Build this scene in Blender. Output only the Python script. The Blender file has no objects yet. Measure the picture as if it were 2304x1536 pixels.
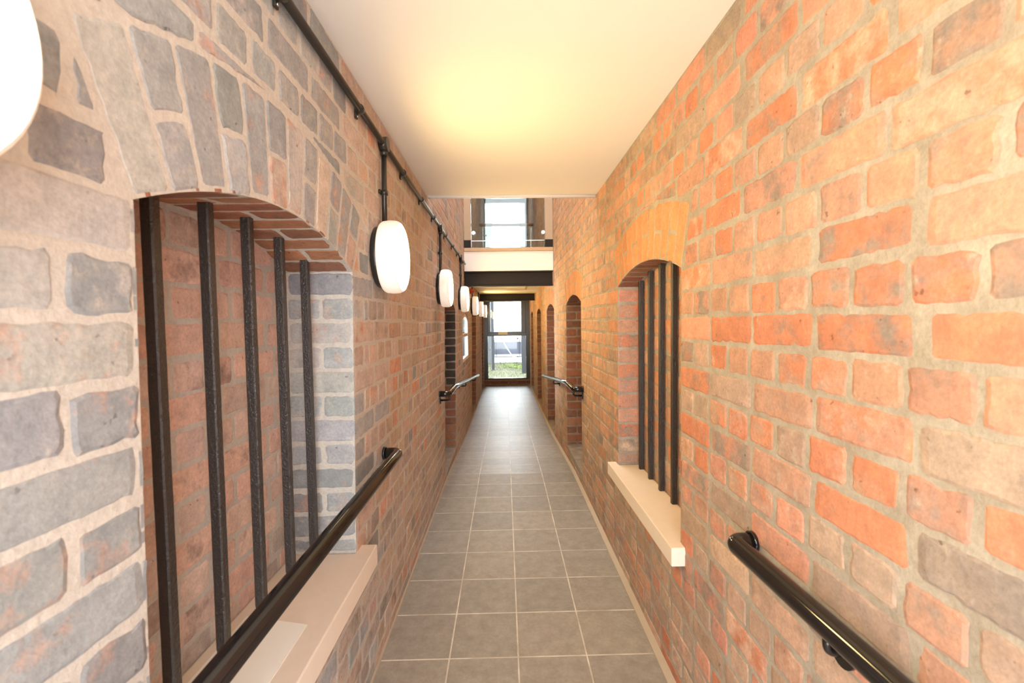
import bpy, bmesh, math, random
from mathutils import Vector, Matrix
from math import sin, cos, pi, sqrt, atan2, asin, hypot
S = bpy.context.scene
COL = S.collection

# ------------------------------------------------------------------ camera, world, exposure
PITCH, YAW, ROLL, FPX, EYE = .0428, .0159, -.0144, 1005.7, 1.46
fw = Vector((sin(YAW)*cos(PITCH), cos(YAW)*cos(PITCH), -sin(PITCH)))
r0 = Vector((cos(YAW), -sin(YAW), 0)); u0 = r0.cross(fw)
rr = r0*cos(ROLL) + u0*sin(ROLL); uu = u0*cos(ROLL) - r0*sin(ROLL)
cd = bpy.data.cameras.new('camera'); cam = bpy.data.objects.new('camera', cd); COL.objects.link(cam)
M = Matrix((rr, uu, -fw)).transposed().to_4x4(); M.translation = (0, 0, EYE); cam.matrix_world = M
cd.sensor_width = 36; cd.lens = 36*FPX/2304; cd.clip_start = .02; cd.clip_end = 300
cd.dof.use_dof = True; cd.dof.focus_distance = 2.3; cd.dof.aperture_fstop = 4.5
S.camera = cam

SKY_BEHIND, SKY_FAR = 6.3, 13.0
w = bpy.data.worlds.new('sky'); S.world = w; w.use_nodes = True
bg = w.node_tree.nodes['Background']; bg.inputs[0].default_value = (.86, .93, 1, 1)
# bright overcast, its strength graded by direction to light each end, stronger ahead
_tc = w.node_tree.nodes.new('ShaderNodeTexCoord'); _sp = w.node_tree.nodes.new('ShaderNodeSeparateXYZ'); _mr = w.node_tree.nodes.new('ShaderNodeMapRange')
w.node_tree.links.new(_tc.outputs['Generated'], _sp.inputs[0]); w.node_tree.links.new(_sp.outputs[1], _mr.inputs[0])
_mr.inputs[1].default_value, _mr.inputs[2].default_value, _mr.inputs[3].default_value, _mr.inputs[4].default_value = -1, .4, SKY_BEHIND, SKY_FAR
w.node_tree.links.new(_mr.outputs[0], bg.inputs[1])
S.view_settings.view_transform = 'Standard'; S.view_settings.look = 'None'
S.view_settings.gamma = 1; S.view_settings.use_curve_mapping = False
S.view_settings.exposure = 0.65
S.cycles.use_denoising = True; S.cycles.use_light_tree = True
S.cycles.max_bounces = 10; S.cycles.diffuse_bounces = 6; S.cycles.sample_clamp_indirect = 6
LAMP_FRONT, LAMP_SIDE = 47.0, .28
LAMP_COL = (1, .69, .27, 1)

# the openings the daylight comes through (portals guide the sky light, they give none of their own)
def portal(name, loc, rot, sx, sy):
    l = bpy.data.lights.new(name, 'AREA'); l.shape = 'RECTANGLE'; l.size = sx; l.size_y = sy; l.cycles.is_portal = True
    o = bpy.data.objects.new(name, l); COL.objects.link(o); o.location = loc; o.rotation_euler = rot; o['kind'] = 'helper'
# lamps of the upper floor, out of sight above the near ceiling
for _p in ((-.40, 4.6, 4.1), (-.40, 8.0, 4.2)):
    _l = bpy.data.lights.new('upper_lamp', 'POINT'); _l.energy = 14; _l.color = (1, .66, .32); _l.shadow_soft_size = .13
    _o = bpy.data.objects.new('upper_lamp', _l); COL.objects.link(_o); _o.location = _p; _o['kind'] = 'helper'
portal('daylight_portal', (.06, -.85, 1.15), (pi/2, 0, 0), 1.2, 2.4)
portal('daylight_portal', (.06, 12.2, 1.0), (-pi/2, 0, 0), 1.2, 2.4)
portal('daylight_portal', (.06, 12.2, 4.2), (-pi/2, 0, 0), 1.2, 2.0)
portal('daylight_portal', (.06, 4.6, 5.36), (0, 0, 0), 1.2, 2.2)

# ------------------------------------------------------------------ materials
def lin(h):
    h = h.lstrip('#'); c = [int(h[i:i+2], 16)/255 for i in (0, 2, 4)]
    return tuple((x/12.92 if x <= .04045 else ((x+.055)/1.055)**2.4) for x in c) + (1,)
class NT:
    def __init__(s, name):
        s.m = bpy.data.materials.new(name); s.m.use_nodes = True; s.t = s.m.node_tree; s.n = s.t.nodes; s.b = s.n['Principled BSDF']; s.out = s.n['Material Output']
    def add(s, t, **k):
        n = s.n.new(t)
        for a, v in k.items():
            if a.startswith('i_'):
                key = a[2:]; n.inputs[int(key) if key.isdigit() else key].default_value = v
            else: setattr(n, a, v)
        return n
    def l(s, a, b): s.t.links.new(a, b)
    def noise(s, vec, scale, detail=3, rough=.6):
        n = s.add('ShaderNodeTexNoise'); n.inputs['Scale'].default_value = scale; n.inputs['Detail'].default_value = detail; n.inputs['Roughness'].default_value = rough
        s.l(vec, n.inputs['Vector']); return n.outputs['Fac']
    def ramp(s, f, a, b, ca=(0,0,0,1), cb=(1,1,1,1)):
        n = s.add('ShaderNodeValToRGB'); e = n.color_ramp.elements; e[0].position = a; e[0].color = ca; e[1].position = b; e[1].color = cb
        s.l(f, n.inputs[0]); return n.outputs[0]
    def mix(s, f, a, b, mode='MIX'):
        n = s.add('ShaderNodeMix', data_type='RGBA', blend_type=mode)
        for x, i in ((f, 0), (a, 6), (b, 7)):
            if hasattr(x, 'is_output'): s.l(x, n.inputs[i])
            else: n.inputs[i].default_value = x
        return n.outputs[2]
    def math(s, op, a, b=0.0):
        n = s.add('ShaderNodeMath', operation=op)
        for x, i in ((a, 0), (b, 1)):
            if hasattr(x, 'is_output'): s.l(x, n.inputs[i])
            else: n.inputs[i].default_value = x
        return n.outputs[0]
    def bump(s, h, strength, dist):
        n = s.add('ShaderNodeBump'); n.inputs['Strength'].default_value = strength; n.inputs['Distance'].default_value = dist
        s.l(h, n.inputs['Height']); s.l(n.outputs[0], s.b.inputs['Normal'])
    def obj(s): return s.add('ShaderNodeTexCoord').outputs['Object']

def plain(name, col, rough=.5, metal=0, bump=None, var=0, vscale=20, spec=.5):
    t = NT(name); t.b.inputs['Roughness'].default_value = rough; t.b.inputs['Metallic'].default_value = metal
    t.b.inputs['Specular IOR Level'].default_value = spec
    o = t.obj()
    f = t.noise(o, vscale, 4)
    c2 = tuple(max(0, c*(1-var)) for c in col[:3])+(1,)
    t.l(t.mix(f, c2, col) if var else t.mix(f, col, col), t.b.inputs['Base Color'])
    if bump: t.bump(t.noise(o, bump[0], 3), bump[1], bump[2])
    return t.m

def brick_material():
    t = NT('brick'); o = t.obj()
    a1 = t.add('ShaderNodeAttribute', attribute_name='bcol'); a2 = t.add('ShaderNodeAttribute', attribute_name='bcol2')
    sd = t.add('ShaderNodeAttribute', attribute_name='bseed')
    off = t.add('ShaderNodeVectorMath', operation='MULTIPLY_ADD')
    t.l(sd.outputs['Vector'], off.inputs[0]); off.inputs[1].default_value = (7, 7, 7); t.l(o, off.inputs[2]); p = off.outputs[0]
    big = t.noise(p, 14, 4, .65)
    # blotches of the second colour: threshold from bcol alpha
    m = t.add('ShaderNodeClamp'); t.l(t.math('MULTIPLY', t.math('SUBTRACT', t.math('ADD', big, a1.outputs['Alpha']), 1.0), 4.5), m.inputs[0])
    c = t.mix(m.outputs[0], a1.outputs['Color'], a2.outputs['Color'])
    # lime / mortar smear
    med = t.noise(p, 32, 5, .7)
    lm = t.add('ShaderNodeClamp'); t.l(t.math('MULTIPLY', t.math('SUBTRACT', t.math('ADD', med, a2.outputs['Alpha']), 1.0), 3.6), lm.inputs[0])
    c = t.mix(lm.outputs[0], c, (.50, .43, .35, 1))
    c = t.mix(1.0, c, t.ramp(t.noise(p, 22, 3, .6), .25, .75, (.80, .82, .84, 1), (1.18, 1.16, 1.14, 1)), 'MULTIPLY')
    fine = t.noise(p, 120, 4, .7)
    c = t.mix(1.0, c, t.ramp(fine, .25, .75, (.78, .78, .78, 1), (1.15, 1.15, 1.15, 1)), 'MULTIPLY')
    pit = t.ramp(t.noise(p, 55, 2, .5), .24, .30, (.25, .22, .2, 1), (1, 1, 1, 1))
    c = t.mix(.6, c, pit, 'MULTIPLY')
    t.l(c, t.b.inputs['Base Color']); t.b.inputs['Roughness'].default_value = .85; t.b.inputs['Specular IOR Level'].default_value = .25
    h = t.math('ADD', t.math('MULTIPLY', med, .7), t.math('MULTIPLY', fine, .35))
    t.bump(h, .55, .004)
    return t.m
def mortar_material():
    t = NT('mortar'); o = t.obj()
    a = t.noise(o, 9, 4); b = t.noise(o, 90, 4, .7)
    at = t.add('ShaderNodeAttribute', attribute_name='bcol')
    c = t.mix(t.ramp(a, .35, .7), at.outputs['Color'], t.mix(.4, at.outputs['Color'], (.62, .56, .48, 1)))
    c = t.mix(.7, c, t.ramp(b, .25, .75, (.72, .72, .72, 1), (1.12, 1.12, 1.12, 1)), 'MULTIPLY')
    t.l(c, t.b.inputs['Base Color']); t.b.inputs['Roughness'].default_value = .95; t.b.inputs['Specular IOR Level'].default_value = .15
    t.bump(t.math('ADD', b, t.math("MULTIPLY", a, .8)), .4, .005)
    return t.m
def tile_material():
    t = NT('slate_tile'); o = t.obj()
    sp = t.add('ShaderNodeSeparateXYZ'); t.l(o, sp.inputs[0])
    def cell(v, off, size=.3):
        q = t.math('DIVIDE', t.math('SUBTRACT', v, off), size); fl = t.math('FLOOR', q); fr = t.math('SUBTRACT', q, fl)
        d = t.math('MINIMUM', fr, t.math('SUBTRACT', 1.0, fr)); return fl, t.math('MULTIPLY', d, size)
    fx, dx = cell(sp.outputs[0], .0376); fy, dy = cell(sp.outputs[1], 1.8908)
    d = t.math('MINIMUM', dx, dy)
    g = t.add('ShaderNodeMapRange'); g.inputs[1].default_value = .0026; g.inputs[2].default_value = .0040; t.l(d, g.inputs[0])
    cb = t.add('ShaderNodeCombineXYZ'); t.l(fx, cb.inputs[0]); t.l(fy, cb.inputs[1])
    wn = t.add('ShaderNodeTexWhiteNoise', noise_dimensions='2D'); t.l(cb.outputs[0], wn.inputs[0])
    n1 = t.noise(o, 14, 6, .7); n2 = t.noise(o, 60, 5, .75)
    c = t.mix(t.ramp(n1, .3, .72), (.23, .20, .16, 1), (.34, .30, .245, 1))
    c = t.mix(.8, c, t.ramp(n2, .25, .75, (.8, .8, .8, 1), (1.15, 1.15, 1.15, 1)), 'MULTIPLY')
    c = t.mix(.5, c, t.ramp(wn.outputs[0], 0, 1, (.78, .8, .82, 1), (1.15, 1.12, 1.08, 1)), 'MULTIPLY')
    mp = t.add('ShaderNodeMapping'); mp.inputs['Scale'].default_value = (1, .12, 1); mp.inputs['Rotation'].default_value = (0, 0, .5); t.l(o, mp.inputs[0])
    sc = t.ramp(t.noise(mp.outputs[0], 220, 3, .8), .68, .74)
    c = t.mix(t.math('MULTIPLY', sc, .12), c, (.45, .42, .38, 1))
    gn = t.noise(o, 6, 3)
    gc = t.mix(t.ramp(gn, .4, .62), (.42, .36, .28, 1), (.64, .58, .48, 1))
    t.l(t.mix(g.outputs[0], gc, c), t.b.inputs['Base Color'])
    t.b.inputs['Roughness'].default_value = .45; t.b.inputs['Specular IOR Level'].default_value = .5
    t.bump(t.math('ADD', t.math('MULTIPLY', g.outputs[0], .8), t.math('MULTIPLY', n2, .35)), .35, .002)
    return t.m
def glass(name, tint=(.96, .98, .97, 1)):
    t = NT(name); t.n.remove(t.b)
    tr = t.add('ShaderNodeBsdfTransparent'); tr.inputs[0].default_value = tint
    gl = t.add('ShaderNodeBsdfGlossy'); gl.inputs['Roughness'].default_value = .01
    fr = t.add('ShaderNodeFresnel'); fr.inputs[0].default_value = 1.5
    mx = t.add('ShaderNodeMixShader'); t.l(fr.outputs[0], mx.inputs[0]); t.l(tr.outputs[0], mx.inputs[1]); t.l(gl.outputs[0], mx.inputs[2]); t.l(mx.outputs[0], t.out.inputs[0])
    return t.m
def emit(name, col, strength):
    t = NT(name); t.b.inputs['Base Color'].default_value = (.8, .78, .74, 1); t.b.inputs['Roughness'].default_value = .3
    t.b.inputs['Emission Color'].default_value = col; t.b.inputs['Emission Strength'].default_value = strength
    return t.m
BRICK, MORTAR, TILE = brick_material(), mortar_material(), tile_material()
WHITE = plain('white_plaster', (.80, .77, .71, 1), .75, 0, (60, .08, .002), .03, 3)
CREAM = plain('cream_plaster', (.45, .33, .22, 1), .8, 0, (80, .1, .002), .06, 5)
STONE = plain('buff_stone', (.78, .67, .55, 1), .8, 0, (150, .25, .002), .10, 25)
PALE = plain('pale_lit_patch', (.90, .88, .80, 1), .55, 0, (90, .15, .001), .05, 12)
IRON = plain('black_iron', (.034, .028, .025, 1), .36, 0, (130, .9, .004), .15, 40, .6)
BLACK = plain('black_gloss', (.010, .009, .009, 1), .10, 0, (9, .02, .002), .1, 30, .6)
CONDUIT = plain('black_conduit', (.020, .018, .016, 1), .30, 0, None, .1, 30, .55)
STEEL = plain('dark_steel_paint', (.022, .016, .012, 1), .55, 0, (90, .15, .001), .1, 30, .2)
FRAME = plain('bronze_grey_frame', (.085, .078, .062, 1), .22, .1, None, .06, 14)
CHROME = plain('brushed_steel', (.62, .60, .56, 1), .25, .9, None, .05, 30)
WOOD = plain('brown_wood', (.30, .15, .07, 1), .5, 0, (40, .2, .002), .35, 18)
PALEWOOD = plain('pale_oak', (.55, .36, .20, 1), .5, 0, None, .15, 20)
FILLET = plain('mortar_fillet', (.46, .37, .27, 1), .9, 0, (120, .4, .003), .12, 14)
REDP = plain('red_plastic', (.55, .05, .03, 1), .35)
LAMPBODY = emit('opal_side', (1, .80, .62, 1), LAMP_SIDE)
LAMPFACE = emit('opal_face', LAMP_COL, LAMP_FRONT)
GLASS = glass('clear_glass'); GGLASS = glass('green_glass', (.90, .95, .92, 1))
CREAMLABEL = plain('cream_label', (.93, .82, .48, 1), .5)

# ------------------------------------------------------------------ helpers
def link(o, parent=None):
    COL.objects.link(o)
    if parent: o.parent = parent
    return o
def mesh_obj(name, bm, mat, parent=None, smooth=False):
    me = bpy.data.meshes.new(name); bm.to_mesh(me); bm.free()
    for m in (mat if isinstance(mat, (list, tuple)) else [mat]): me.materials.append(m)
    if smooth:
        for p in me.polygons: p.use_smooth = True
    return link(bpy.data.objects.new(name, me), parent)
def thing(name, label, cat, loc=(0, 0, 0), group=None):
    o = bpy.data.objects.new(name, None); o.empty_display_size = .1; o.location = loc; link(o)
    o['label'] = label; o['category'] = cat
    if group: o['group'] = group
    return o
def tag(o, label=None, cat=None, group=None, kind=None):
    if label: o['label'] = label
    if cat: o['category'] = cat
    if group: o['group'] = group
    if kind: o['kind'] = kind
    return o
def box(bm, x0, x1, y0, y1, z0, z1, bevel=0, seg=2):
    vs = [bm.verts.new((x, y, z)) for x in (x0, x1) for y in (y0, y1) for z in (z0, z1)]
    f = [(0, 1, 3, 2), (4, 6, 7, 5), (0, 4, 5, 1), (2, 3, 7, 6), (0, 2, 6, 4), (1, 5, 7, 3)]
    fs = [bm.faces.new([vs[i] for i in q]) for q in f]
    if bevel:
        es = list({e for q in fs for e in q.edges})
        bmesh.ops.bevel(bm, geom=es, offset=bevel, segments=seg, affect='EDGES', profile=.5)
def bx(name, mat, parent, dims, bevel=0, origin=(0, 0, 0)):
    bm = bmesh.new(); x0, x1, y0, y1, z0, z1 = dims; ox, oy, oz = origin
    box(bm, x0-ox, x1-ox, y0-oy, y1-oy, z0-oz, z1-oz, bevel); return mesh_obj(name, bm, mat, parent)
def tube(bm, pts, rad, seg=16, cap=True):
    """sweep a circle along points, mitred"""
    pts = [Vector(p) for p in pts]; rings = []; n = len(pts); prev = None
    for i, p in enumerate(pts):
        a = (pts[i]-pts[i-1]).normalized() if i else None; b = (pts[i+1]-pts[i]).normalized() if i < n-1 else None
        tan = (a+b).normalized() if a and b else (a or b)
        k = 1/max(.3, tan.dot(b or a))
        if prev is None:
            ref = Vector((0, 0, 1)) if abs(tan.z) < .9 else Vector((1, 0, 0)); e1 = tan.cross(ref).normalized()
        else: e1 = (prev - tan*prev.dot(tan)).normalized()
        prev = e1; e2 = tan.cross(e1); R = rad[i] if isinstance(rad, (list, tuple)) else rad
        rings.append([bm.verts.new(p + (e1*cos(2*pi*j/seg)+e2*sin(2*pi*j/seg))*R) for j in range(seg)])
    for r1, r2 in zip(rings, rings[1:]):
        for j in range(seg): f = bm.faces.new((r1[j], r1[(j+1) % seg], r2[(j+1) % seg], r2[j])); f.smooth = True
    if cap: bm.faces.new(list(reversed(rings[0]))); bm.faces.new(rings[-1])
def fillet_path(pts, r, n=6):
    pts = [Vector(p) for p in pts]; out = [pts[0]]
    for i in range(1, len(pts)-1):
        a = (pts[i-1]-pts[i]); b = (pts[i+1]-pts[i]); d = min(r, a.length*.49, b.length*.49)
        p0 = pts[i]+a.normalized()*d; p1 = pts[i]+b.normalized()*d
        for k in range(n+1):
            s = k/n; out.append(p0*(1-s)**2 + pts[i]*2*s*(1-s) + p1*s*s)
    out.append(pts[-1]); return out
def lathe_x(bm, prof, seg=48):
    """revolve (x, r) profile about the x axis"""
    rings = []
    for x, r in prof:
        rings.append([bm.verts.new((x, r*cos(2*pi*j/seg), r*sin(2*pi*j/seg))) for j in range(seg)] if r > 1e-6 else [bm.verts.new((x, 0, 0))])
    for a, b in zip(rings, rings[1:]):
        for j in range(seg):
            q = (j+1) % seg
            if len(a) == 1: f = bm.faces.new((a[0], b[q], b[j]))
            elif len(b) == 1: f = bm.faces.new((a[j], a[q], b[0]))
            else: f = bm.faces.new((a[j], a[q], b[q], b[j]))
            f.smooth = True
    bmesh.ops.recalc_face_normals(bm, faces=bm.faces)

# ------------------------------------------------------------------ brickwork
XR = .662
def XL(z): return -.567 + .0157*z          # the left wall leans a little
COURSE, Z0, HEAD, STRETCH, JOINT = .0879, -.0209, .117, .236, .0125
class Wall:
    """bricks and mortar of one wall gathered into one mesh"""
    def __init__(s): s.v = []; s.f = []; s.mi = []; s.c1 = []; s.c2 = []; s.sd = []; s.sm = []
    def addv(s, p, c1, c2, sd): s.v.append(p); s.c1.append(c1); s.c2.append(c2); s.sd.append(sd)
    def quad(s, pts, col):
        b = len(s.v)
        for p in pts: s.addv(p, col, col, 0.)
        s.f.append(tuple(range(b, b+len(pts)))); s.mi.append(1)
    def brick(s, poly, mp, pal, rng, step, out=.0016):
        n = len(poly); cx = sum(p[0] for p in poly)/n; cy = sum(p[1] for p in poly)/n
        ar = .5*sum(poly[i][0]*poly[(i+1) % n][1]-poly[(i+1) % n][0]*poly[i][1] for i in range(n))
        if abs(ar) < 4e-4: return
        if ar < 0: poly = poly[::-1]
        pts = []
        for i in range(n):
            p, q = poly[i], poly[(i+1) % n]; L = hypot(q[0]-p[0], q[1]-p[1])
            if L < 1e-5: continue
            r = min(.25*L, rng.uniform(.004, .011))
            d = ((q[0]-p[0])/L, (q[1]-p[1])/L); k = max(1, int((L-2*r)/step)) if step else 1
            for j in range(k+1):
                a = r + (L-2*r)*j/k; jit = (rng.gauss(0, .0013) if step else 0)
                if step and rng.random() < .05: jit += rng.uniform(.001, .006)   # a chipped arris
                jit = max(-.003, min(.007, jit))
                pts.append((p[0]+d[0]*a - d[1]*jit, p[1]+d[1]*a + d[0]*jit))
        m = len(pts); c1, c2 = pal(cx, cy, rng); sd = rng.random()*4
        o = out + rng.uniform(-.0008, .0010); tu, tv = rng.uniform(-.006, .006), rng.uniform(-.012, .012)
        hs = max(.02, min(max(p[0] for p in pts)-min(p[0] for p in pts), max(p[1] for p in pts)-min(p[1] for p in pts))/2)
        b = len(s.v); rings = ((1, -.006), (1, o-.0018), (1-.0055/hs, o))
        for sc, dd in rings:
            for x, y in pts:
                X, Y = cx+(x-cx)*sc, cy+(y-cy)*sc
                s.addv(mp(X, Y, dd + ((x-cx)*tu+(y-cy)*tv if dd > -.005 else 0)), c1, c2, sd)
        for k in range(2):
            for j in range(m):
                q = (j+1) % m; s.f.append((b+k*m+j, b+k*m+q, b+(k+1)*m+q, b+(k+1)*m+j)); s.mi.append(0)
        s.f.append(tuple(b+2*m+j for j in range(m))); s.mi.append(0)
    def build(s, name):
        me = bpy.data.meshes.new(name); me.from_pydata(s.v, [], s.f)
        me.materials.append(BRICK); me.materials.append(MORTAR)
        me.polygons.foreach_set('material_index', s.mi)
        for nm, dat in (('bcol', s.c1), ('bcol2', s.c2)):
            a = me.attributes.new(nm, 'FLOAT_COLOR', 'POINT'); a.data.foreach_set('color', [x for c in dat for x in c])
        a = me.attributes.new('bseed', 'FLOAT', 'POINT'); a.data.foreach_set('value', s.sd)
        me.update(); o = link(bpy.data.objects.new(name, me)); o['kind'] = 'structure'; return o
def clip(poly, nx, ny, c):
    """keep the side nx*x + ny*y >= c"""
    out = []
    for i in range(len(poly)):
        p, q = poly[i], poly[(i+1) % len(poly)]; a = nx*p[0]+ny*p[1]-c; b = nx*q[0]+ny*q[1]-c
        if a >= 0: out.append(p)
        if a*b < 0: t = a/(a-b); out.append((p[0]+(q[0]-p[0])*t, p[1]+(q[1]-p[1])*t))
    return out
def area(p): return abs(.5*sum(p[i][0]*p[(i+1) % len(p)][1]-p[(i+1) % len(p)][0]*p[i][1] for i in range(len(p)))) if len(p) > 2 else 0
class Opening:
    def __init__(s, a, b, bot, spring=1.65, crown=1.737, depth=.23, ring=.232, back=True):
        s.a, s.b, s.bot, s.spring, s.crown, s.depth, s.ring, s.back = a, b, bot, spring, crown, depth, ring, back
        h = (b-a)/2; rise = crown-spring; s.R = (h*h+rise*rise)/(2*rise); s.uc = (a+b)/2; s.zc = crown-s.R; s.th = asin(h/s.R)
    def arch(s, u): return s.zc + sqrt(max(0, s.R**2-(u-s.uc)**2))
def row_bricks(a, b, header, phase=None):
    """English bond: brick spans filling a..b in one course"""
    L = b-a; out = []; u = a
    if phase is not None:
        mod = HEAD if header else STRETCH
        u = phase + math.floor((a-phase)/mod)*mod
        while u < b: out.append((max(u, a), min(u+mod, b))); u += mod
    else:
        if header and L > .5: out += [(u, u+HEAD), (u+HEAD, u+HEAD+.062)]; u += HEAD+.062
        mod = HEAD if header else STRETCH
        n = max(1, round((b-u)/mod)); m = (b-u)/n
        out += [(u+i*m, u+(i+1)*m) for i in range(n)]
    return [x for x in out if x[1]-x[0] > .03]
def face(W, mp, u0, u1, v0, v1, ops, pal, mcol, seed, steps, phase=None):
    """one vertical face with openings: mp(u, v, d) gives the point"""
    rng = random.Random(seed)
    ops = sorted(ops, key=lambda o: o.a)
    # mortar bed
    cut = [u0]
    for o in ops: cut += [o.a, o.b]
    cut += [u1]
    P = lambda u, v: mp(u, v, 0)
    for i in range(0, len(cut), 2):
        if cut[i+1] > cut[i]: W.quad([P(cut[i], v0), P(cut[i+1], v0), P(cut[i+1], v1), P(cut[i], v1)], mcol)
    for o in ops:
        if o.bot > v0: W.quad([P(o.a, v0), P(o.b, v0), P(o.b, o.bot), P(o.a, o.bot)], mcol)
        N = 20
        for k in range(N):
            x0, x1 = o.a+(o.b-o.a)*k/N, o.a+(o.b-o.a)*(k+1)/N
            W.quad([P(x0, o.arch(x0)), P(x1, o.arch(x1)), P(x1, v1), P(x0, v1)], mcol)
    k = math.floor((v0-Z0)/COURSE)
    while Z0+k*COURSE < v1:
        lo, hi = max(v0, Z0+k*COURSE), min(v1, Z0+(k+1)*COURSE)
        header = (k % 2 == 1); segs = [(u0, u1)]
        mid = (lo+hi)/2
        for o in ops:
            if o.bot-.03 < mid < o.spring+.02:
                ns = []
                for a, b in segs:
                    if o.b <= a or o.a >= b: ns.append((a, b))
                    else: ns += [(a, o.a), (o.b, b)]
                segs = [x for x in ns if x[1]-x[0] > .02]
        for a, b in segs:
            ph = None if (len(segs) > 1 or phase is None) else phase + (0 if header else HEAD*.5)
            for s, e in row_bricks(a, b, header, ph):
                if s > 3 and rng.random() < .0: continue
                wob = rng.gauss(0, .0022); dj = JOINT/2*rng.uniform(.75, 1.25)
                poly = [(s+dj, lo+JOINT/2+wob+rng.gauss(0, .0015)), (e-dj, lo+JOINT/2+wob+rng.gauss(0, .0015)), (e-dj, hi-JOINT/2+wob+rng.gauss(0, .0015)), (s+dj, hi-JOINT/2+wob+rng.gauss(0, .0015))]
                if hi-lo < .03: continue
                cu, cv = (s+e)/2, mid
                for o in ops:
                    if o.a-.35 < cu < o.b+.35 and hi > o.spring-.03 and lo < o.zc+o.R+o.ring+.05:
                        Re = o.R+o.ring+.012; an = atan2(cu-o.uc, cv-o.zc); an = max(-o.th, min(o.th, an))
                        # leave the ring free: outside its back, or beyond its skewback
                        c1 = clip(poly, sin(an), cos(an), sin(an)*o.uc+cos(an)*o.zc+Re)
                        sg = 1 if cu > o.uc else -1
                        nx, ny = sg*cos(o.th), -sin(o.th)
                        c2 = clip(poly, nx, ny, nx*o.uc+ny*o.zc+.010)
                        poly = max((c1, c2), key=area)
                        if len(poly) < 3: break
                if len(poly) < 3 or area(poly) < 8e-4: continue
                W.brick(poly, mp, pal, rng, steps(cu))
        k += 1
    # arch rings
    for o in ops:
        n = int(2*o.th*o.R/.077); dt = 2*o.th/n
        for i in range(n):
            t0, t1 = -o.th+i*dt, -o.th+(i+1)*dt; j = .0045
            def trap(ra, rb):
                f = lambda r, t, sg: (o.uc+r*sin(t)+sg*j*cos(t), o.zc+r*cos(t)-sg*j*sin(t))
                return [f(ra, t0, 1), f(ra, t1, -1), f(rb, t1, -1), f(rb, t0, 1)]
            ra, rb = o.R+.002, o.R+o.ring; palr = getattr(o, 'ringpal', pal)
            for q in ([trap(ra, rb)] if i % 2 == 0 else [trap(ra, (ra+rb)/2-.005), trap((ra+rb)/2+.005, rb)]):
                W.brick(q, mp, palr, rng, steps(o.uc))
def niche(W, mp, o, pal, mcol, palback, mback, seed, steps, soffit=None):
    """reveals, soffit and brick back of an opening"""
    rng = random.Random(seed); D = o.depth
    for side in (0, 1):
        u = o.a if side == 0 else o.b; sg = 1 if side == 0 else -1
        m2 = lambda x, v, d, u=u, sg=sg: mp(u+sg*d, v, -x)
        W.quad([m2(0, o.bot-.05, 0), m2(D, o.bot-.05, 0), m2(D, o.spring+.01, 0), m2(0, o.spring+.01, 0)], mcol)
        k = math.floor((o.bot-Z0)/COURSE)
        while Z0+(k+.4)*COURSE < o.spring:
            lo, hi = max(o.bot, Z0+k*COURSE), min(o.spring, Z0+(k+1)*COURSE)
            if hi-lo > .03:
                spans = [(0, D)] if (k % 2 == 0 or D < .16) else [(0, .112), (.112, D)]
                for s, e in spans:
                    dj = .005; t = rng.uniform(.005, .009)
                    W.brick([(s+dj*(s > 0), lo+t), (e-dj, lo+t), (e-dj, hi-t), (s+dj*(s > 0), hi-t)], m2, pal, rng, steps(o.uc))
            k += 1
    W.quad([mp(o.a, o.bot-.004, 0), mp(o.b, o.bot-.004, 0), mp(o.b, o.bot-.004, -D), mp(o.a, o.bot-.004, -D)], mcol)
    # soffit
    N = 20
    for k in range(N):
        t0, t1 = -o.th+2*o.th*k/N, -o.th+2*o.th*(k+1)/N
        W.quad([mp(o.uc+o.R*sin(t), o.zc+o.R*cos(t), -x) for t, x in ((t0, 0), (t1, 0), (t1, D), (t0, D))], mcol)
    n = int(2*o.th*o.R/.077); dt = 2*o.th/n
    for i in range(n):
        m3 = lambda a, x, d: mp(o.uc+(o.R-d)*sin(a/o.R), o.zc+(o.R-d)*cos(a/o.R), -x)
        a0, a1 = (-o.th+i*dt)*o.R+.005, (-o.th+(i+1)*dt)*o.R-.005
        for s, e in ([(.0, D)] if i % 2 else [(.0, min(.11, D)), (.12, D)]):
            if e-s > .02: W.brick([(a0, s+.001), (a1, s+.001), (a1, e-.003), (a0, e-.003)], m3, soffit or pal, rng, steps(o.uc))
    if o.back:
        mb = lambda u, v, d: mp(u, v, d-D)
        face(W, mb, o.a-.02, o.b+.02, o.bot-.05, o.crown+.02, [], palback, mback, seed+1, steps, phase=o.a+.03)

def j3(c, rng, s=.1):
    k = 1+rng.uniform(-s, s); return tuple(max(.01, x*k*(1+rng.uniform(-.025, .025))) for x in c)
def pick(rng, table):
    t = rng.random()*sum(x[0] for x in table)
    for wgt, c in table:
        t -= wgt
        if t <= 0: return c
    return table[-1][1]
def pal_right(u, v, rng):
    base = pick(rng, [(.42, (.535, .215, .125)), (.28, (.555, .265, .185)), (.17, (.46, .255, .175)), (.10, (.40, .285, .22)), (.02, (.29, .23, .20))])
    c2 = pick(rng, [(.4, (.43, .275, .20)), (.42, (.29, .225, .185)), (.18, (.56, .35, .26))])
    f = max(0, min(1, (u-1.7)/1.6))      # further in, tanner bricks, with the lamps' yellow light mixed into the colour
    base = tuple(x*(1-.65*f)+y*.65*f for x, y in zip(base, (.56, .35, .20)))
    if v < .75 and rng.random() < .45: base = pick(rng, [(.5, (.44, .30, .215)), (.5, (.52, .36, .26))])
    return j3(base, rng)+(rng.uniform(.42, .66),), j3(c2, rng)+(rng.uniform(.28, .46),)
def pal_ring_right(u, v, rng):
    return j3((.55, .255, .12), rng, .12)+(.4,), j3((.46, .24, .14), rng)+(.3,)
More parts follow.
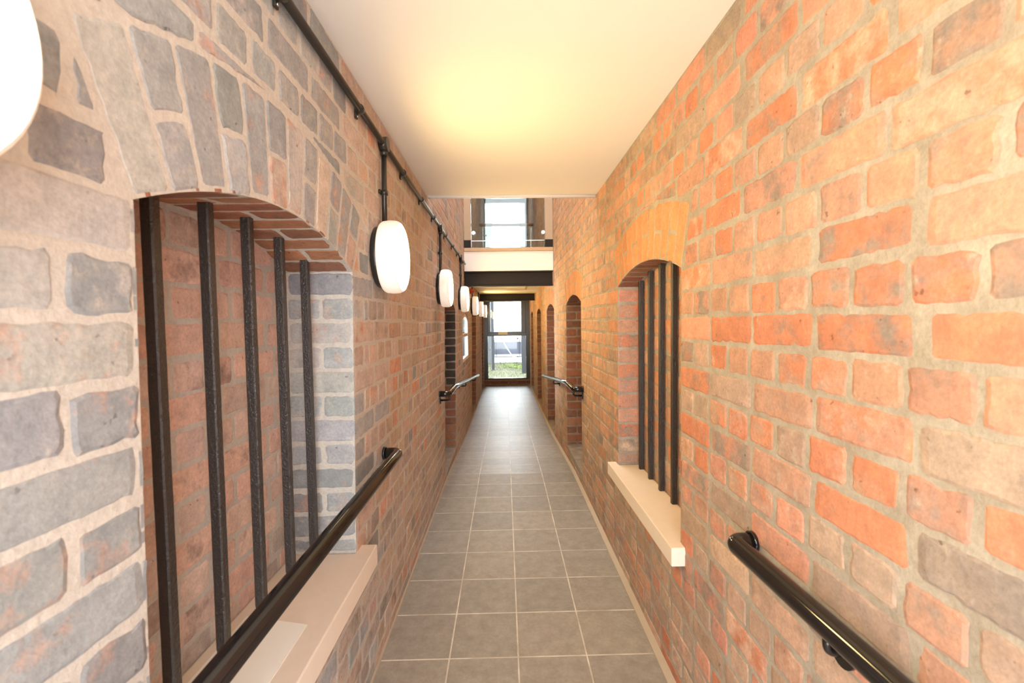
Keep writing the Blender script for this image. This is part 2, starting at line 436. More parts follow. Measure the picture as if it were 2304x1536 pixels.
def pal_grey(u, v, rng):
    base = pick(rng, [(.55, (.345, .35, .345)), (.27, (.265, .27, .27)), (.18, (.43, .41, .385))])
    c2 = pick(rng, [(.6, (.55, .30, .20)), (.4, (.46, .42, .38))])
    return j3(base, rng)+(rng.uniform(.36, .52),), j3(c2, rng)+(rng.uniform(.32, .52),)
def pal_left(u, v, rng):
    g = max(0, min(1, (1.95-u)/.6))*.90 + .06
    if v < .65: g *= .35
    if rng.random() < g: return pal_grey(u, v, rng)
    if u > 1.9 and rng.random() < .55: return j3((.50, .38, .285), rng, .14)+(rng.uniform(.36, .54),), j3((.53, .31, .21), rng)+(rng.uniform(.36, .55),)
    base = pick(rng, [(.28, (.53, .385, .31)), (.28, (.49, .385, .325)), (.22, (.40, .335, .295)), (.10, (.57, .32, .22)), (.12, (.54, .44, .37))])
    c2 = pick(rng, [(.4, (.28, .23, .20)), (.3, (.56, .27, .16)), (.3, (.52, .42, .33))])
    return j3(base, rng)+(rng.uniform(.36, .58),), j3(c2, rng)+(rng.uniform(.34, .55),)
def pal_red(u, v, rng):
    base = pick(rng, [(.4, (.60, .41, .335)), (.3, (.57, .435, .37)), (.2, (.64, .46, .38)), (.1, (.42, .355, .315))])
    c2 = pick(rng, [(.5, (.27, .20, .17)), (.5, (.52, .36, .28))])
    return j3(base, rng)+(rng.uniform(.36, .56),), j3(c2, rng)+(rng.uniform(.28, .46),)
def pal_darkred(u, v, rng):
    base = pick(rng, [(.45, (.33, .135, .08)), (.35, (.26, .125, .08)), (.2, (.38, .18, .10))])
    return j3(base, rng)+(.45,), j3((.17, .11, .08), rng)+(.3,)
def pal_dark(u, v, rng):  # near-black bricks higher up, dark red ones lower down
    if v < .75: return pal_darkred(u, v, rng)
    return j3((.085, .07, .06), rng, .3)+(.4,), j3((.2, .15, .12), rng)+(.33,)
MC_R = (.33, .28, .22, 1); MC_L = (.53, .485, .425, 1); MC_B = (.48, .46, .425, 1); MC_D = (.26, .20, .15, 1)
def steps(u): return .016 if u < 2.2 else (.03 if u < 3.4 else (.07 if u < 5.2 else 0))
def steps_b(u): return .018 if u < 3 else .05

YN, YE, ZT = -.75, 11.9, 5.3      # near end, end wall, top of the side walls
opR = [Opening(1.668, 2.602, .61, 1.655, 1.738, .13)] + [Opening(a, b, bt, 1.63, 1.715, .26) for a, b, bt in ((3.866, 4.80, .12), (5.96, 7.02, -.10), (8.145, 9.155, -.12), (10.37, 11.25, -.15))]
for o in opR: o.ringpal = pal_ring_right
WR = Wall(); mpR = lambda u, v, d: (XR-d, u, v)
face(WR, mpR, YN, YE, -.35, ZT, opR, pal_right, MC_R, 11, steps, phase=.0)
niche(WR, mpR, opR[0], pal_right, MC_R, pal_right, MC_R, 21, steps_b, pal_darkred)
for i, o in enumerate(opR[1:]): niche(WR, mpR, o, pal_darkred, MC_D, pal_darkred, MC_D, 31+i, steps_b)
wall_right = WR.build('wall_right')

opL = [Opening(.672, 1.615, .625, 1.648, 1.748, .235), Opening(4.07, 4.95, .08, 1.60, 1.69, .26), Opening(5.80, 6.70, .94, 1.50, 1.59, .20, back=False),
       Opening(7.45, 8.50, -.12, 1.62, 1.71, .26), Opening(10.72, 11.50, -.17, 1.62, 1.70, .26)]
WL = Wall(); mpL = lambda u, v, d: (XL(v)+d, u, v)
face(WL, mpL, YN, YE, -.35, ZT, opL, pal_left, MC_L, 12, steps, phase=.05)
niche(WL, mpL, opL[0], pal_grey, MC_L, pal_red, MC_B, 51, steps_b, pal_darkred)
niche(WL, mpL, opL[1], pal_dark, MC_D, pal_dark, MC_D, 61, steps_b)
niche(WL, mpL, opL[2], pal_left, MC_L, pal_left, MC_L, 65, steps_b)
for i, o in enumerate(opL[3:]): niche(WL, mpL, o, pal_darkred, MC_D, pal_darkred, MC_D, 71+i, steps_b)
wall_left = WL.build('wall_left')

# ------------------------------------------------------------------ floor, ceilings, end wall
PROF = [(-.75, 0), (4.25, 0), (6.15, -.115), (8.7, -.172), (12.0, -.215)]
def fz(y):
    for (a, za), (b, zb) in zip(PROF, PROF[1:]):
        if y <= b: return za+(zb-za)*(y-a)/(b-a)
    return PROF[-1][1]
bm = bmesh.new(); rows = []
for y, z in PROF: rows.append([bm.verts.new((x, y, z)) for x in (-.58, XR+.01)] + [bm.verts.new((x, y, z-.15)) for x in (XR+.01, -.58)])
for a, b in zip(rows, rows[1:]):
    for j in range(4): bm.faces.new((a[j], a[(j+1) % 4], b[(j+1) % 4], b[j]))
bm.faces.new(rows[0]); bm.faces.new(rows[-1][::-1]); bmesh.ops.recalc_face_normals(bm, faces=bm.faces)
tag(mesh_obj('floor', bm, TILE), kind='structure')
for nm, sg, wd, ht in (('trim_1', -1, .010, .016), ('trim_2', 1, .030, .022)):
    bm = bmesh.new(); rows = []
    for y, z in PROF[:]:
        x = XL(0)-.004 if sg < 0 else XR+.004
        rows.append([bm.verts.new(p) for p in ((x, y, z-.01), (x-sg*(wd+.004), y, z-.01), (x-sg*(wd+.002), y, z+.006), (x-sg*.006, y, z+ht))])
    for a, b in zip(rows, rows[1:]):
        for j in range(4): bm.faces.new((a[j], a[(j+1) % 4], b[(j+1) % 4], b[j]))
    bm.faces.new(rows[0]); bm.faces.new(rows[-1][::-1]); bmesh.ops.recalc_face_normals(bm, faces=bm.faces)
    tag(mesh_obj(nm, bm, FILLET), kind='structure')
CEIL = 2.352
tag(bx('ceiling', WHITE, None, (-.533, XR-.001, YN, 3.19, CEIL, CEIL+.30)), kind='structure')
bm = bmesh.new(); tube(bm, fillet_path([(-.525, 3.19, CEIL-.002), (XR-.006, 3.19, CEIL-.008)], .01), .013, 12)
tag(mesh_obj('trim_3', bm, WHITE), kind='structure')
bm = bmesh.new(); box(bm, -.6, XR+.1, YN, 3.5, 5.3, 5.4); box(bm, -.6, XR+.1, 5.7, 12.1, 5.3, 5.4)
tag(mesh_obj('ceiling_upper', bm, WHITE), kind='structure')
# end wall: brick apron below the window, spandrel between the storeys
WE = Wall(); mpE = lambda u, v, d: (u, YE-d, v)
face(WE, mpE, -.58, XR+.02, -.35, -.105, [], pal_darkred, MC_D, 91, lambda u: .03, phase=.02)
tag(WE.build('wall_end'), kind='structure')
bx('floor_spandrel', CREAM, None, (-.58, XR+.02, YE, YE+.25, 2.06, 3.40))['kind'] = 'structure'

# windows of the end wall
def window(name, z0, z1, ztr, trh, side, sash=None):
    root = bpy.data.objects.new(name, None); root.location = (.06, YE, z0); link(root); root['kind'] = 'structure'
    O = (.06, YE, z0); x0, x1 = -.572, XR+.012; fwid = side
    bm = bmesh.new(); y0, y1 = YE-.005, YE+.075
    for a in ((x0, x0+fwid, z0, z1), (x1-fwid, x1, z0, z1), (x0+fwid, x1-fwid, z1-.05, z1), (x0+fwid, x1-fwid, z0, z0+.03)):
        box(bm, a[0]-O[0], a[1]-O[0], y0-O[1], y1-O[1], a[2]-O[2], a[3]-O[2], .004, 1)
    f = mesh_obj('frame', bm, FRAME, root)
    bx('transom', FRAME, root, (x0+fwid, x1-fwid, y0-.01, y1, ztr, ztr+trh), .004, O)
    if sash:
        a, b = ztr+trh+.001, z1-.051; sx0, sx1 = x0+fwid+.001, x1-fwid-.001; bm = bmesh.new()
        for q in ((sx0, sx0+sash[0], a, b), (sx1-sash[1], sx1, a, b), (sx0+sash[0], sx1-sash[1], b-.04, b), (sx0+sash[0], sx1-sash[1], a, a+.03)):
            box(bm, q[0]-O[0], q[1]-O[0], y0-.012-O[1], y1-.02-O[1], q[2]-O[2], q[3]-O[2], .004, 1)
        mesh_obj('sash', bm, FRAME, root)
    bx('pane', GLASS, root, (x0+fwid-.002, x1-fwid+.002, YE+.03, YE+.036, z0+.028, ztr+.002), 0, O)
    bx('pane', GLASS, root, (x0+fwid-.002, x1-fwid+.002, YE+.03, YE+.036, ztr+trh-.002, z1-.048), 0, O)
    return root, O
win1, O1 = window('window_1', -.055, 2.10, 1.10, .085, .115, (.075, .115))
bm = bmesh.new(); box(bm, -.565-O1[0], XR-.002-O1[0], -.05, .10, -.055, -.001, .006)
mesh_obj('window_board', bm, WOOD, win1)
bm = bmesh.new(); box(bm, -.46-O1[0], .58-O1[0], -.001, .004, .001, .028)
mesh_obj('bottom_bead', bm, WHITE, win1)
bm = bmesh.new(); box(bm, -.175-O1[0], .075-O1[0], -.035, -.016, 1.135-O1[2], 1.205-O1[2], .004); mesh_obj('cream_label_plate', bm, CREAMLABEL, win1)
bm = bmesh.new(); box(bm, -.43-O1[0], -.395-O1[0], -.03, -.004, .72-O1[2], .80-O1[2], .008); mesh_obj('catch', bm, CHROME, win1)
win2, O2 = window('window_2', 3.40, 5.29, 4.60, .11, .10)

# glazed arched window in the left wall
o = opL[2]; XW = XL(1.2)-.022
win3 = bpy.data.objects.new('window_3', None); win3.location = (XW, o.uc, o.bot); link(win3); win3['kind'] = 'structure'
def arch_poly(inset):
    a, b = o.a+inset, o.b-inset; pts = [(a, o.bot+inset), (b, o.bot+inset)]
    for k in range(13):
        u = b+(a-b)*k/12; pts.append((u, o.arch(u)-inset))
    return pts
bm = bmesh.new(); A, B = arch_poly(.004), arch_poly(.045); n = len(A)
ring = [[bm.verts.new((x, u-o.uc, v-o.bot)) for u, v in q] for x, q in ((-.03, A), (.02, A), (.02, B), (-.03, B))]
for k in range(4):
    for j in range(n): bm.faces.new((ring[k][j], ring[k][(j+1) % n], ring[(k+1) % 4][(j+1) % n], ring[(k+1) % 4][j]))
bmesh.ops.recalc_face_normals(bm, faces=bm.faces); mesh_obj('frame', bm, WHITE, win3)
bx('glazing_bar', PALEWOOD, win3, (-.025, .015, -.41, .41, .33, .37), .003)
bm = bmesh.new(); q = [[bm.verts.new((x, u-o.uc, v-o.bot)) for u, v in B] for x in (-.012, -.006)]
bm.faces.new(q[0]); bm.faces.new(q[1][::-1])
for j in range(n): bm.faces.new((q[0][j], q[0][(j+1) % n], q[1][(j+1) % n], q[1][j]))
bmesh.ops.recalc_face_normals(bm, faces=bm.faces); mesh_obj('pane', bm, GLASS, win3)

# ------------------------------------------------------------------ footbridge across the corridor
BY0, BY1 = 5.98, 9.62
br = thing('footbridge', 'white fronted upper walkway on black steel beams crossing the brick corridor', 'bridge', (.06, BY0, 1.95))
Ob = (.06, BY0, 1.95)
bx('fascia', WHITE, br, (XL(2.3)+.004, XR-.003, BY0, BY0+.06, 2.145, 2.405), .003, Ob)
bx('deck', WHITE, br, (XL(2.3)+.004, XR-.003, BY0+.062, BY1+.1, 2.075, 2.40), 0, Ob)
bx('nosing', PALEWOOD, br, (XL(2.4)+.004, XR-.003, BY0-.012, BY0+.10, 2.406, 2.452), .004, Ob)
def ibeam(y0, z0, z1, fl, x0, x1):
    bm = bmesh.new(); t = .014; yc = y0+fl/2
    for q in ((y0, y0+fl, z1-t, z1), (y0, y0+fl, z0, z0+t), (yc-.006, yc+.006, z0+t, z1-t)): box(bm, x0-Ob[0], x1-Ob[0], q[0]-Ob[1], q[1]-Ob[1], q[2]-Ob[2], q[3]-Ob[2], .002, 1)
    return bm
mesh_obj('steel_beam', ibeam(BY0+.0, 1.945, 2.143, .11, XL(2)+.006, XR-.010), STEEL, br)
mesh_obj('steel_beam', ibeam(BY1, 1.925, 2.073, .10, XL(2)+.006, XR-.008), STEEL, br)
bx('access_hatch', WHITE, br, (.05, .38, 7.1, 8.5, 2.062, 2.0745), .003, Ob)
for sx, nm in ((-1, 'left'), (1, 'right')):
    x0, x1 = (XL(2.6)+.004, -.432) if sx < 0 else (.555, XR-.003)
    p = thing('plaster_pillar', 'narrow cream plaster pillar on a black block at the %s end of the walkway' % nm, 'pillar', ((x0+x1)/2, BY0+.06, 2.455), 'pillars at the ends of the walkway')
    Op = tuple(p.location)
    bx('base_block', STEEL, p, (x0, x1, BY0+.005, BY0+.115, 2.453, 2.555), .002, Op)
    bx('shaft', CREAM, p, (x0, x1, BY0+.012, BY0+.11, 2.556, 5.29), .003, Op)
g1 = thing('glass_balustrade', 'frameless clear glass guard between the two pillars at the walkway front', 'balustrade', (.06, BY0+.05, 2.455), 'glass balustrades on the walkway')
Og = tuple(g1.location)
bx('glass_panel', GGLASS, g1, (-.428, .551, BY0+.045, BY0+.057, 2.47, 3.52), 0, Og)
bx('bottom_channel', CHROME, g1, (-.428, .551, BY0+.042, BY0+.060, 2.548, 2.556), 0, Og)
for x in (-.395, .53):
    bm = bmesh.new(); tube(bm, [(x-Og[0], -.05, .195), (x-Og[0], .015, .195)], .026, 20); mesh_obj('standoff', bm, CHROME, g1)
g2 = thing('glass_balustrade', 'glass guard with a brown wooden handrail in front of the upper window', 'balustrade', (.06, 9.6, 2.41), 'glass balustrades on the walkway')
Og = tuple(g2.location)
bx('glass_panel', GGLASS, g2, (-.43, .585, 9.595, 9.607, 2.42, 3.46), 0, Og)
bm = bmesh.new(); tube(bm, [(-.505-Og[0], -.03, 1.115), (.64-Og[0], -.03, 1.11)], .031, 16); mesh_obj('wooden_handrail', bm, WOOD, g2)
for x in (-.46, .615):
    bm = bmesh.new(); tube(bm, fillet_path([(x-Og[0], -.03, 1.10), (x-Og[0], -.03, 1.03), (x-Og[0], .03, 1.03)], .02), .008, 10); mesh_obj('bracket', bm, CHROME, g2)
for x in (-.415, .56):
    bm = bmesh.new(); tube(bm, [(x+.05*(1 if x < 0 else -1)-Og[0], -.03, .90), (x+.05*(1 if x < 0 else -1)-Og[0], .02, .90)], .018, 14); mesh_obj('glass_clamp', bm, STEEL, g2)

# ------------------------------------------------------------------ wall lamps
LR = .154
def make_lamp():
    r = thing('wall_lamp', '', 'lamp')
    bm = bmesh.new(); lathe_x(bm, [(0, 0), (0, .128), (.020, .132), (.026, .128), (.026, 0)], 48); mesh_obj('back_plate', bm, CONDUIT, r)
    bm = bmesh.new(); lathe_x(bm, [(.026, .02), (.026, .146), (.034, .151), (.060, LR), (.085, LR-.002), (.097, LR-.007), (.1005, LR-.012)], 56); mesh_obj('body', bm, LAMPBODY, r)
    bm = bmesh.new(); lathe_x(bm, [(.1005, LR-.0125), (.1055, LR-.022), (.109, .10), (.111, .05), (.1115, 0)], 56); mesh_obj('diffuser', bm, LAMPFACE, r)
    return r
def copy_tree(o, parent=None):
    c = o.copy(); COL.objects.link(c); c.parent = parent
    for ch in o.children: copy_tree(ch, c)
    return c
LAMPS = [(.300, 1.715, 'glowing white round lamp cut off by the left edge of the photo'),
         (1.94, 1.745, 'bright round drum lamp just beyond the near barred niche, first hung below the black conduit'),
         (3.68, 1.745, 'round drum lamp on the left wall, second below the black conduit'),
         (5.36, 1.745, 'round drum lamp on the left wall, third below the black conduit, before the walkway beam'),
         (7.26, 1.735, 'round drum lamp under the walkway with the red alarm just above it'),
         (9.00, 1.735, 'small far drum lamp under the walkway, second from the end window'),
         (10.75, 1.735, 'farthest drum lamp on the left wall, beside the end window')]
lamp0 = make_lamp()
for i, (y, z, lab) in enumerate(LAMPS):
    l = lamp0 if i == 0 else copy_tree(lamp0)
    l.location = (XL(z)+.004, y, z); l['label'] = lab; l['group'] = 'round wall lamps along the left wall'

# ------------------------------------------------------------------ black conduit with drops
CZ, CX = 2.238, XL(2.238)+.020
cr = thing('cable_conduit', 'black cable conduit along the top of the left brick wall with drops to lamps', 'conduit', (CX, -.5, CZ))
def rel(o, p): return tuple(a-b for a, b in zip(p, o.location))
bm = bmesh.new(); tube(bm, [rel(cr, (CX, -.6, CZ)), rel(cr, (CX, 5.955, CZ))], .0125, 14); mesh_obj('pipe', bm, CONDUIT, cr)
for y in [.31, 1.09, 1.66, 2.35, 2.85, 3.33, 4.0, 4.55, 5.05, 5.7]:
    bm = bmesh.new(); tube(bm, [rel(cr, (CX, y-.010, CZ)), rel(cr, (CX, y+.010, CZ))], .0165, 14)
    box(bm, *[a for ax, lohi in enumerate(((CX-.018, CX-.010), (y-.01, y+.01), (CZ-.034, CZ-.008))) for a in (lohi[0]-cr.location[ax], lohi[1]-cr.location[ax])], .002, 1)
    s = mesh_obj('clip', bm, CONDUIT, cr)
    bm = bmesh.new(); tube(bm, [rel(cr, (CX-.011, y, CZ-.026)), rel(cr, (CX-.007, y, CZ-.026))], .004, 8); mesh_obj('screw', bm, CHROME, s)
for y, zl in ((.30, 1.715), (1.98, 1.745), (3.68, 1.745), (5.36, 1.745)):
    bm = bmesh.new(); tube(bm, [rel(cr, (CX-.016, y, CZ)), rel(cr, (CX+.019, y, CZ))], .031, 20); mesh_obj('junction_box', bm, CONDUIT, cr)
    bm = bmesh.new(); tube(bm, [rel(cr, (CX, y, CZ-.028)), rel(cr, (XL(1.88)+.020, y, zl+.125))], .0115, 14)
    tube(bm, [rel(cr, (CX, y, CZ-.05)), rel(cr, (CX, y, CZ-.026))], .0155, 14)
    d = mesh_obj('drop_pipe', bm, CONDUIT, cr)
    zc = 2.03; bm = bmesh.new(); xx = XL(zc)+.02; tube(bm, [rel(cr, (xx, y, zc-.01)), rel(cr, (xx, y, zc+.01))], .0155, 14)
    box(bm, *[a for ax, lohi in enumerate(((xx-.018, xx-.008), (y-.030, y-.006), (zc-.009, zc+.009))) for a in (lohi[0]-cr.location[ax], lohi[1]-cr.location[ax])], .002, 1)
    mesh_obj('clip', bm, CONDUIT, cr)
for y, lab in ((7.26, 'thin black drop pipe above the first lamp under the walkway'), (9.0, 'thin black drop pipe above the second farthest drum lamp'), (10.75, 'thin black drop pipe above the farthest drum lamp')):
    bm = bmesh.new(); tube(bm, [(XL(2)+.018, y, 1.85), (XL(2)+.018, y, 2.07)], .0115, 12)
    tag(mesh_obj('drop_pipe', bm, CONDUIT), lab, 'pipe', 'conduit drops under the walkway')
al = thing('fire_alarm', 'small red fire alarm on the left wall above a drum lamp under the walkway', 'alarm', (XL(1.95)+.004, 7.02, 1.955))
bm = bmesh.new(); lathe_x(bm, [(0, 0), (0, .042), (.02, .042), (.022, .036), (.022, 0)], 24); mesh_obj('base', bm, REDP, al)
bm = bmesh.new(); lathe_x(bm, [(.022, .034), (.05, .032), (.062, .02), (.065, 0)], 24); mesh_obj('dome', bm, REDP, al)

# ------------------------------------------------------------------ handrails
RAD = .0245
def handrail(label, pts, brackets, wallx, flange, sg):
    r = thing('handrail', label, 'handrail', pts[0], 'black tubular handrails')
    bm = bmesh.new(); tube(bm, fillet_path([rel(r, p) for p in pts], .055, 8), RAD, 24); mesh_obj('rail_tube', bm, BLACK, r, False)
    fx, fy, fz_ = flange
    bm = bmesh.new(); tube(bm, [rel(r, (fx-sg*.000, fy, fz_)), rel(r, (fx-sg*.010, fy, fz_))], .0285, 24); mesh_obj('end_flange', bm, BLACK, r)
    for (x, y, z) in brackets:
        wx = wallx(z)
        bm = bmesh.new(); tube(bm, fillet_path([rel(r, (x, y, z-RAD+.006)), rel(r, (x, y, z-.058)), rel(r, (wx, y, z-.058))], .04), .008, 12); b = mesh_obj('bracket', bm, BLACK, r)
        bm = bmesh.new(); tube(bm, [rel(r, (wx, y, z-.058)), rel(r, (wx-sg*.008, y, z-.058))], .03, 20); mesh_obj('wall_rose', bm, BLACK, b)
xr = lambda z: XR-.003
xl = lambda z: XL(z)+.003
handrail('black handrail on the left wall passing in front of the near barred niche', [(-.484, -.6, .884), (-.484, 1.985, .884), (XL(.884)+.004, 1.985, .884)], [(-.484, .62, .884), (-.484, -.35, .884)], xl, (XL(.884)+.003, 1.985, .884), -1)
handrail('black handrail at the lower right corner with a rounded return to the wall', [(.628, -.6, .862), (.624, .698, .862), (.606, 1.165, .862), (XR-.004, 1.165, .862)], [(.622, .84, .862), (.626, -.4, .862)], xr, (XR-.003, 1.165, .862), 1)
handrail('black ended handrail on the left wall, sloping down the ramp past the dark doorway', [(XL(.87)+.004, 3.70, .875), (-.472, 3.70, .875), (-.472, 4.17, .870), (-.472, 7.70, .555)], [(-.472, 3.74, .873), (-.472, 5.3, .77), (-.472, 7.0, .617)], xl, (XL(.87)+.003, 3.70, .875), -1)
handrail('black ended handrail on the right wall, sloping down the ramp past the arched recesses', [(XR-.004, 3.77, .884), (.582, 3.77, .884), (.582, 4.20, .884), (.582, 6.85, .63)], [(.582, 3.80, .882), (.582, 5.4, .765)], xr, (XR-.003, 3.77, .884), 1)

# ------------------------------------------------------------------ barred niches: stone sills and iron bars
def sill(label, x0, x1, y0, y1, zt, th, ears):
    """slab with a projecting front longer than the niche"""
    s = thing('stone_sill', label, 'window sill', ((x0+x1)/2, (y0+y1)/2, zt-th), 'stone sills of the barred niches')
    return s
def slab(root, name, mat, poly, z0, z1, bev=.004):
    bm = bmesh.new(); lo = [bm.verts.new(rel(root, (x, y, z0))) for x, y in poly]; hi = [bm.verts.new(rel(root, (x, y, z1))) for x, y in poly]; n = len(poly)
    bm.faces.new(lo[::-1]); bm.faces.new(hi)
    for j in range(n): bm.faces.new((lo[j], lo[(j+1) % n], hi[(j+1) % n], hi[j]))
    bmesh.ops.recalc_face_normals(bm, faces=bm.faces)
    if bev: bmesh.ops.bevel(bm, geom=list(bm.edges), offset=bev, segments=2, affect='EDGES', profile=.5)
    return mesh_obj(name, bm, mat, root)
o = opL[0]; zs = o.bot; XB = XL(zs)-o.depth+.006; XF = XL(zs)-.003
sL = sill('buff stone sill of the left barred niche with a pale slab brightened as if lit', XB, -.495, o.a, o.b, zs, .075, 0)
slab(sL, 'slab', STONE, [(XB, o.a+.006), (XF, o.a+.006), (XF, o.a-.06), (-.497, o.a-.06), (-.497, o.b+.06), (XF, o.b+.06), (XF, o.b-.006), (XB, o.b-.006)], zs-.078, zs, .004)
pp = slab(sL, 'pale_lit_patch', PALE, [(XB+.03, o.a+.03), (-.563, o.a+.03), (-.563, 1.222), (XB+.03, 1.265)], zs-.004, zs+.0015, 0)  # pale slab piece, its colour lightened to carry the light falling there
o = opR[0]; zs = o.bot; XB = XR+o.depth-.006; XF = XR+.003
sR = sill('buff stone sill under the right barred niche', .61, XB, o.a, o.b, zs, .07, 0)
slab(sR, 'slab', STONE, [(XB, o.a+.006), (XF, o.a+.006), (XF, o.a-.045), (.610, o.a-.045), (.610, o.b+.06), (XF, o.b+.06), (XF, o.b-.006), (XB, o.b-.006)], zs-.072, zs, .004)
def bars(label, x, ys, op, hw, seed):
    g = thing('window_grille', label, 'window bars', (x, op.uc, op.bot), 'iron bars in the niches')
    rng = random.Random(seed)
    for y in ys:
        top = op.arch(y)+.004; bm = bmesh.new(); n = 44; h = top-op.bot; prev = None; rings = []
        for k in range(n+1):
            z = h*k/n; s = hw*(1 + rng.uniform(-.012, .012)); w = rng.uniform(-.00012, .00012)
            if k < 3: s *= .80 if seed == 5 else 1
            c = .25*s
            prof = [(-s+c, -s), (s-c, -s), (s, -s+c), (s, s-c), (s-c, s), (-s+c, s), (-s, s-c), (-s, -s+c)]
            rings.append([bm.verts.new((px+w, py+w+y-op.uc, z)) for px, py in prof])
        for a, b in zip(rings, rings[1:]):
            for j in range(8): bm.faces.new((a[j], a[(j+1) % 8], b[(j+1) % 8], b[j]))
        bm.faces.new(rings[0][::-1]); bm.faces.new(rings[-1])
        mesh_obj('bar', bm, IRON, g)
    return g
bars('five black square iron bars standing in the left niche behind the handrail', -.677, [.878, 1.040, 1.204, 1.372, 1.541], opL[0], .0122, 5)
bars('black square iron bars standing on the sill of the right niche', .772, [1.863, 2.027, 2.190, 2.355, 2.520], opR[0], .0122, 6)

# ------------------------------------------------------------------ outdoors beyond the end window
GZ = -.45
def gplane(name, mat, x0, x1, y0, y1, z):
    bm = bmesh.new(); vs = [bm.verts.new(p) for p in ((x0, y0, z), (x1, y0, z), (x1, y1, z), (x0, y1, z))]; bm.faces.new(vs)
    return mesh_obj(name, bm, mat)
SOIL = plain('lawn_soil', (.085, .078, .045, 1), .95, 0, None, .3, 3)
PAVE = plain('light_paving', (.62, .61, .58, 1), .9, 0, None, .08, 2)
tag(gplane('ground_lawn', SOIL, -30, 30, 12.2, 21.3, GZ), kind='structure')
tag(gplane('ground_paving', PAVE, -60, 60, 21.3, 120, GZ), kind='structure')
tag(gplane('ground_entrance', PAVE, -30, 30, -40, -.76, -.02), kind='structure')
# grass blades
GRASS = NT('grass_blades'); ga = GRASS.obj(); GRASS.l(GRASS.ramp(GRASS.noise(ga, .9, 3), .38, .62, (.10, .095, .05, 1), (.085, .10, .035, 1)), GRASS.b.inputs['Base Color']); GRASS.b.inputs['Roughness'].default_value = .8
rng = random.Random(3); V = []; Fc = []
for i in range(9000):
    y = 12.4+8.9*rng.random()**.8; x = (rng.random()*2-1)*(.9+.09*y)+.1
    if (y > 20.5 and x < -.45) or (y > 18.9 and x > .7) or (17.8 < y < 18.12 and x < -.36) or (16.5 < y < 16.82 and .5 < x < .92): continue
    h = rng.uniform(.03, .08); a = rng.random()*6.28; lx, ly = rng.gauss(0, .03), rng.gauss(0, .03)
    b = len(V); dx, dy = .010*cos(a), .010*sin(a)
    V += [(x-dx, y-dy, GZ-.002), (x+dx, y+dy, GZ-.002), (x+lx, y+ly, GZ+h)]; Fc.append((b, b+1, b+2))
me = bpy.data.meshes.new('grass'); me.from_pydata(V, [], Fc); me.materials.append(GRASS.m)
tag(link(bpy.data.objects.new('grass', me)), 'short patchy grass outside the end window', 'grass', kind='stuff')
LEAF = plain('bright_leaf', (.13, .19, .025, 1), .6, 0, None, .35, 20)
wd = None; rng = random.Random(8); V = []; Fc = []
for i in range(420):
    cx_, cy_ = rng.choice([(.42, 18.6), (.12, 18.9), (.72, 18.2)]); a = rng.random()*6.28; q = rng.random()**.5*.30; x, y = cx_+q*cos(a)*1.2, cy_+q*sin(a); z = GZ+rng.uniform(.02, .20)*(1-q*1.5); s = rng.uniform(.02, .045)
    d = Vector((rng.gauss(0, 1), rng.gauss(0, 1), rng.gauss(0, .6))).normalized()*s; e = d.cross(Vector((rng.gauss(0, 1), rng.gauss(0, 1), 1))).normalized()*s*.5
    p = Vector((x, y, max(z, GZ+.01))); b = len(V); V += [tuple(p-d), tuple(p+e), tuple(p+d), tuple(p-e)]; Fc.append((b, b+1, b+2, b+3))
me = bpy.data.meshes.new('leafy_weeds'); me.from_pydata(V, [], Fc); me.materials.append(LEAF)
tag(link(bpy.data.objects.new('leafy_weeds', me)), 'bright green leafy weeds in the middle of the lawn outside', 'weeds', kind='stuff')
DARKP = plain('dark_post_paint', (.010, .010, .014, 1), .5); GREYCLAD = plain('grey_cladding', (.085, .09, .092, 1), .7, 0, None, .1, 1.5)
for (x0, x1, y, h, lab) in ((-.535, -.43, 17.9, 2.75, 'dark square post standing on the lawn at the left side of the end window view'), (.62, .80, 16.6, 2.75, 'dark grey square post at the right side of the end window view')):
    p = thing('outdoor_post', lab, 'post', ((x0+x1)/2, y, GZ), 'dark posts on the lawn outside')
    bx('shaft', DARKP, p, (x0, x1, y, y+.12, GZ, GZ+h+2.9-2.75), .004, tuple(p.location))
    bx('foot_plate', DARKP, p, (x0-.05, x1+.05, y-.05, y+.17, GZ, GZ+.03), .004, tuple(p.location))
for (x0, x1, y, lab) in ((-5.5, -.56, 20.6, 'pale grey clad building seen past the left dark post'), (.80, 5.5, 19.0, 'pale grey clad building seen past the right dark post')):
    b = thing('neighbour_building', lab, 'building', ((x0+x1)/2, y+1.5, GZ), 'grey buildings outside the end windows')
    bx('wall', GREYCLAD, b, (x0, x1, y, y+3, GZ, 9.2), 0, tuple(b.location))
    bx('parapet', DARKP, b, (x0-.05, x1+.05, y-.06, y+3.05, 9.2, 9.35), 0, tuple(b.location))
    for k in range(3):
        bx('window', DARKP, b, ((x0+x1)/2-.9, (x0+x1)/2+.9, y-.02, y+.02, 1.0+k*2.7, 2.2+k*2.7), 0, tuple(b.location))
fe = thing('site_fence', 'blue grey panel fence with white rails beyond the lawn', 'fence', (.1, 24, GZ))
Of = tuple(fe.location); FP = plain('blue_grey_panel', (.10, .105, .15, 1), .6, 0, None, .12, 4); FW = plain('white_rail_paint', (.55, .56, .58, 1), .5)
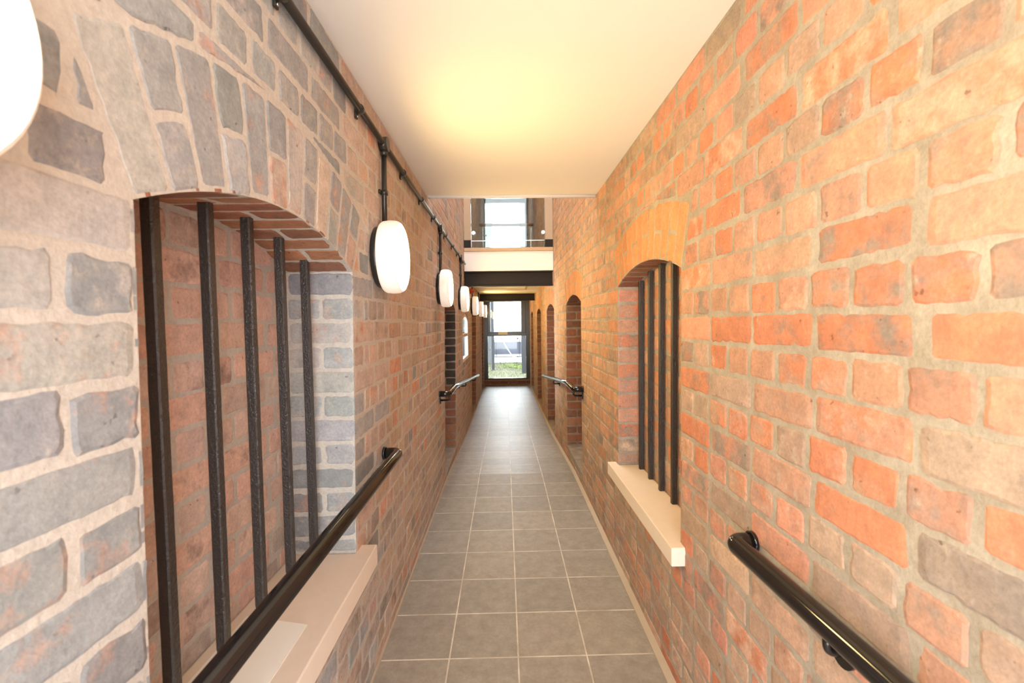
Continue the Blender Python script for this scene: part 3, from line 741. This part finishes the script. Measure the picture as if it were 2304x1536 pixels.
bm = bmesh.new()
for k in range(24):
    x = -2.4+k*.22; box(bm, x-Of[0], x+.2195-Of[0], -.012, .012, .20, .86)
mesh_obj('panel', bm, FP, fe)
for z0, z1, m in ((.86, .99, FW), (.10, .20, FW), (1.02, 1.07, DARKP), (.04, .09, DARKP)): bx('rail', m, fe, (-2.4, 2.9, 23.97, 24.03, GZ+z0, GZ+z1), .004, Of)
for x in (-2.35, -.85, .65, 2.15): bx('post', FW, fe, (x, x+.06, 24.03, 24.09, GZ, GZ+1.1), .004, Of)
bm = bmesh.new(); tube(bm, [(-.08, 23.93, GZ+.86), (.12, 23.9, GZ+.5), (.38, 23.86, GZ+.12), (.62, 23.8, GZ+.03)], .03, 10)
tag(mesh_obj('white_hose', bm, FW), 'white hose hanging diagonally over the blue grey fence', 'hose')
gf = thing('gate_frame', 'thin dark rectangular steel frame standing on the paving beyond the lawn', 'gate', (.1, 22.4, GZ))
bm = bmesh.new(); x0, x1 = -.43, .72
for a, b in (((x0, .02), (x0, 2.36)), ((x1, .02), (x1, 2.36)), ((x0, 2.36), (x1, 2.36)), ((x0, .02), (x1, .02))): tube(bm, [(a[0]-.1, 0, a[1]), (b[0]-.1, 0, b[1])], .011, 8)
mesh_obj('frame_tube', bm, DARKP, gf)
sg = thing('faded_signboard', 'pale cream signboard with faint dark script strokes beyond the gate frame', 'sign', (.35, 26, GZ))
bx('board', plain('faded_cream', (.90, .88, .78, 1), .6), sg, (-.12, .78, 26, 26.04, GZ+1.55, GZ+2.25), .004, tuple(sg.location))
rng = random.Random(5)
for row, (xa, xb) in ((1.98, (-.02, .62)), (1.70, (-.02, .72))):
    pts = []; x = xa
    while x < xb: pts.append((x-.35, -.006, row+rng.uniform(-.06, .06))); x += rng.uniform(.012, .03)
    bm = bmesh.new(); tube(bm, pts, .007, 6); mesh_obj('script_line', bm, DARKP, sg)
for x in (-.05, .70): bx('leg', FW, sg, (x, x+.04, 26.04, 26.08, GZ, GZ+2.2), 0, tuple(sg.location))
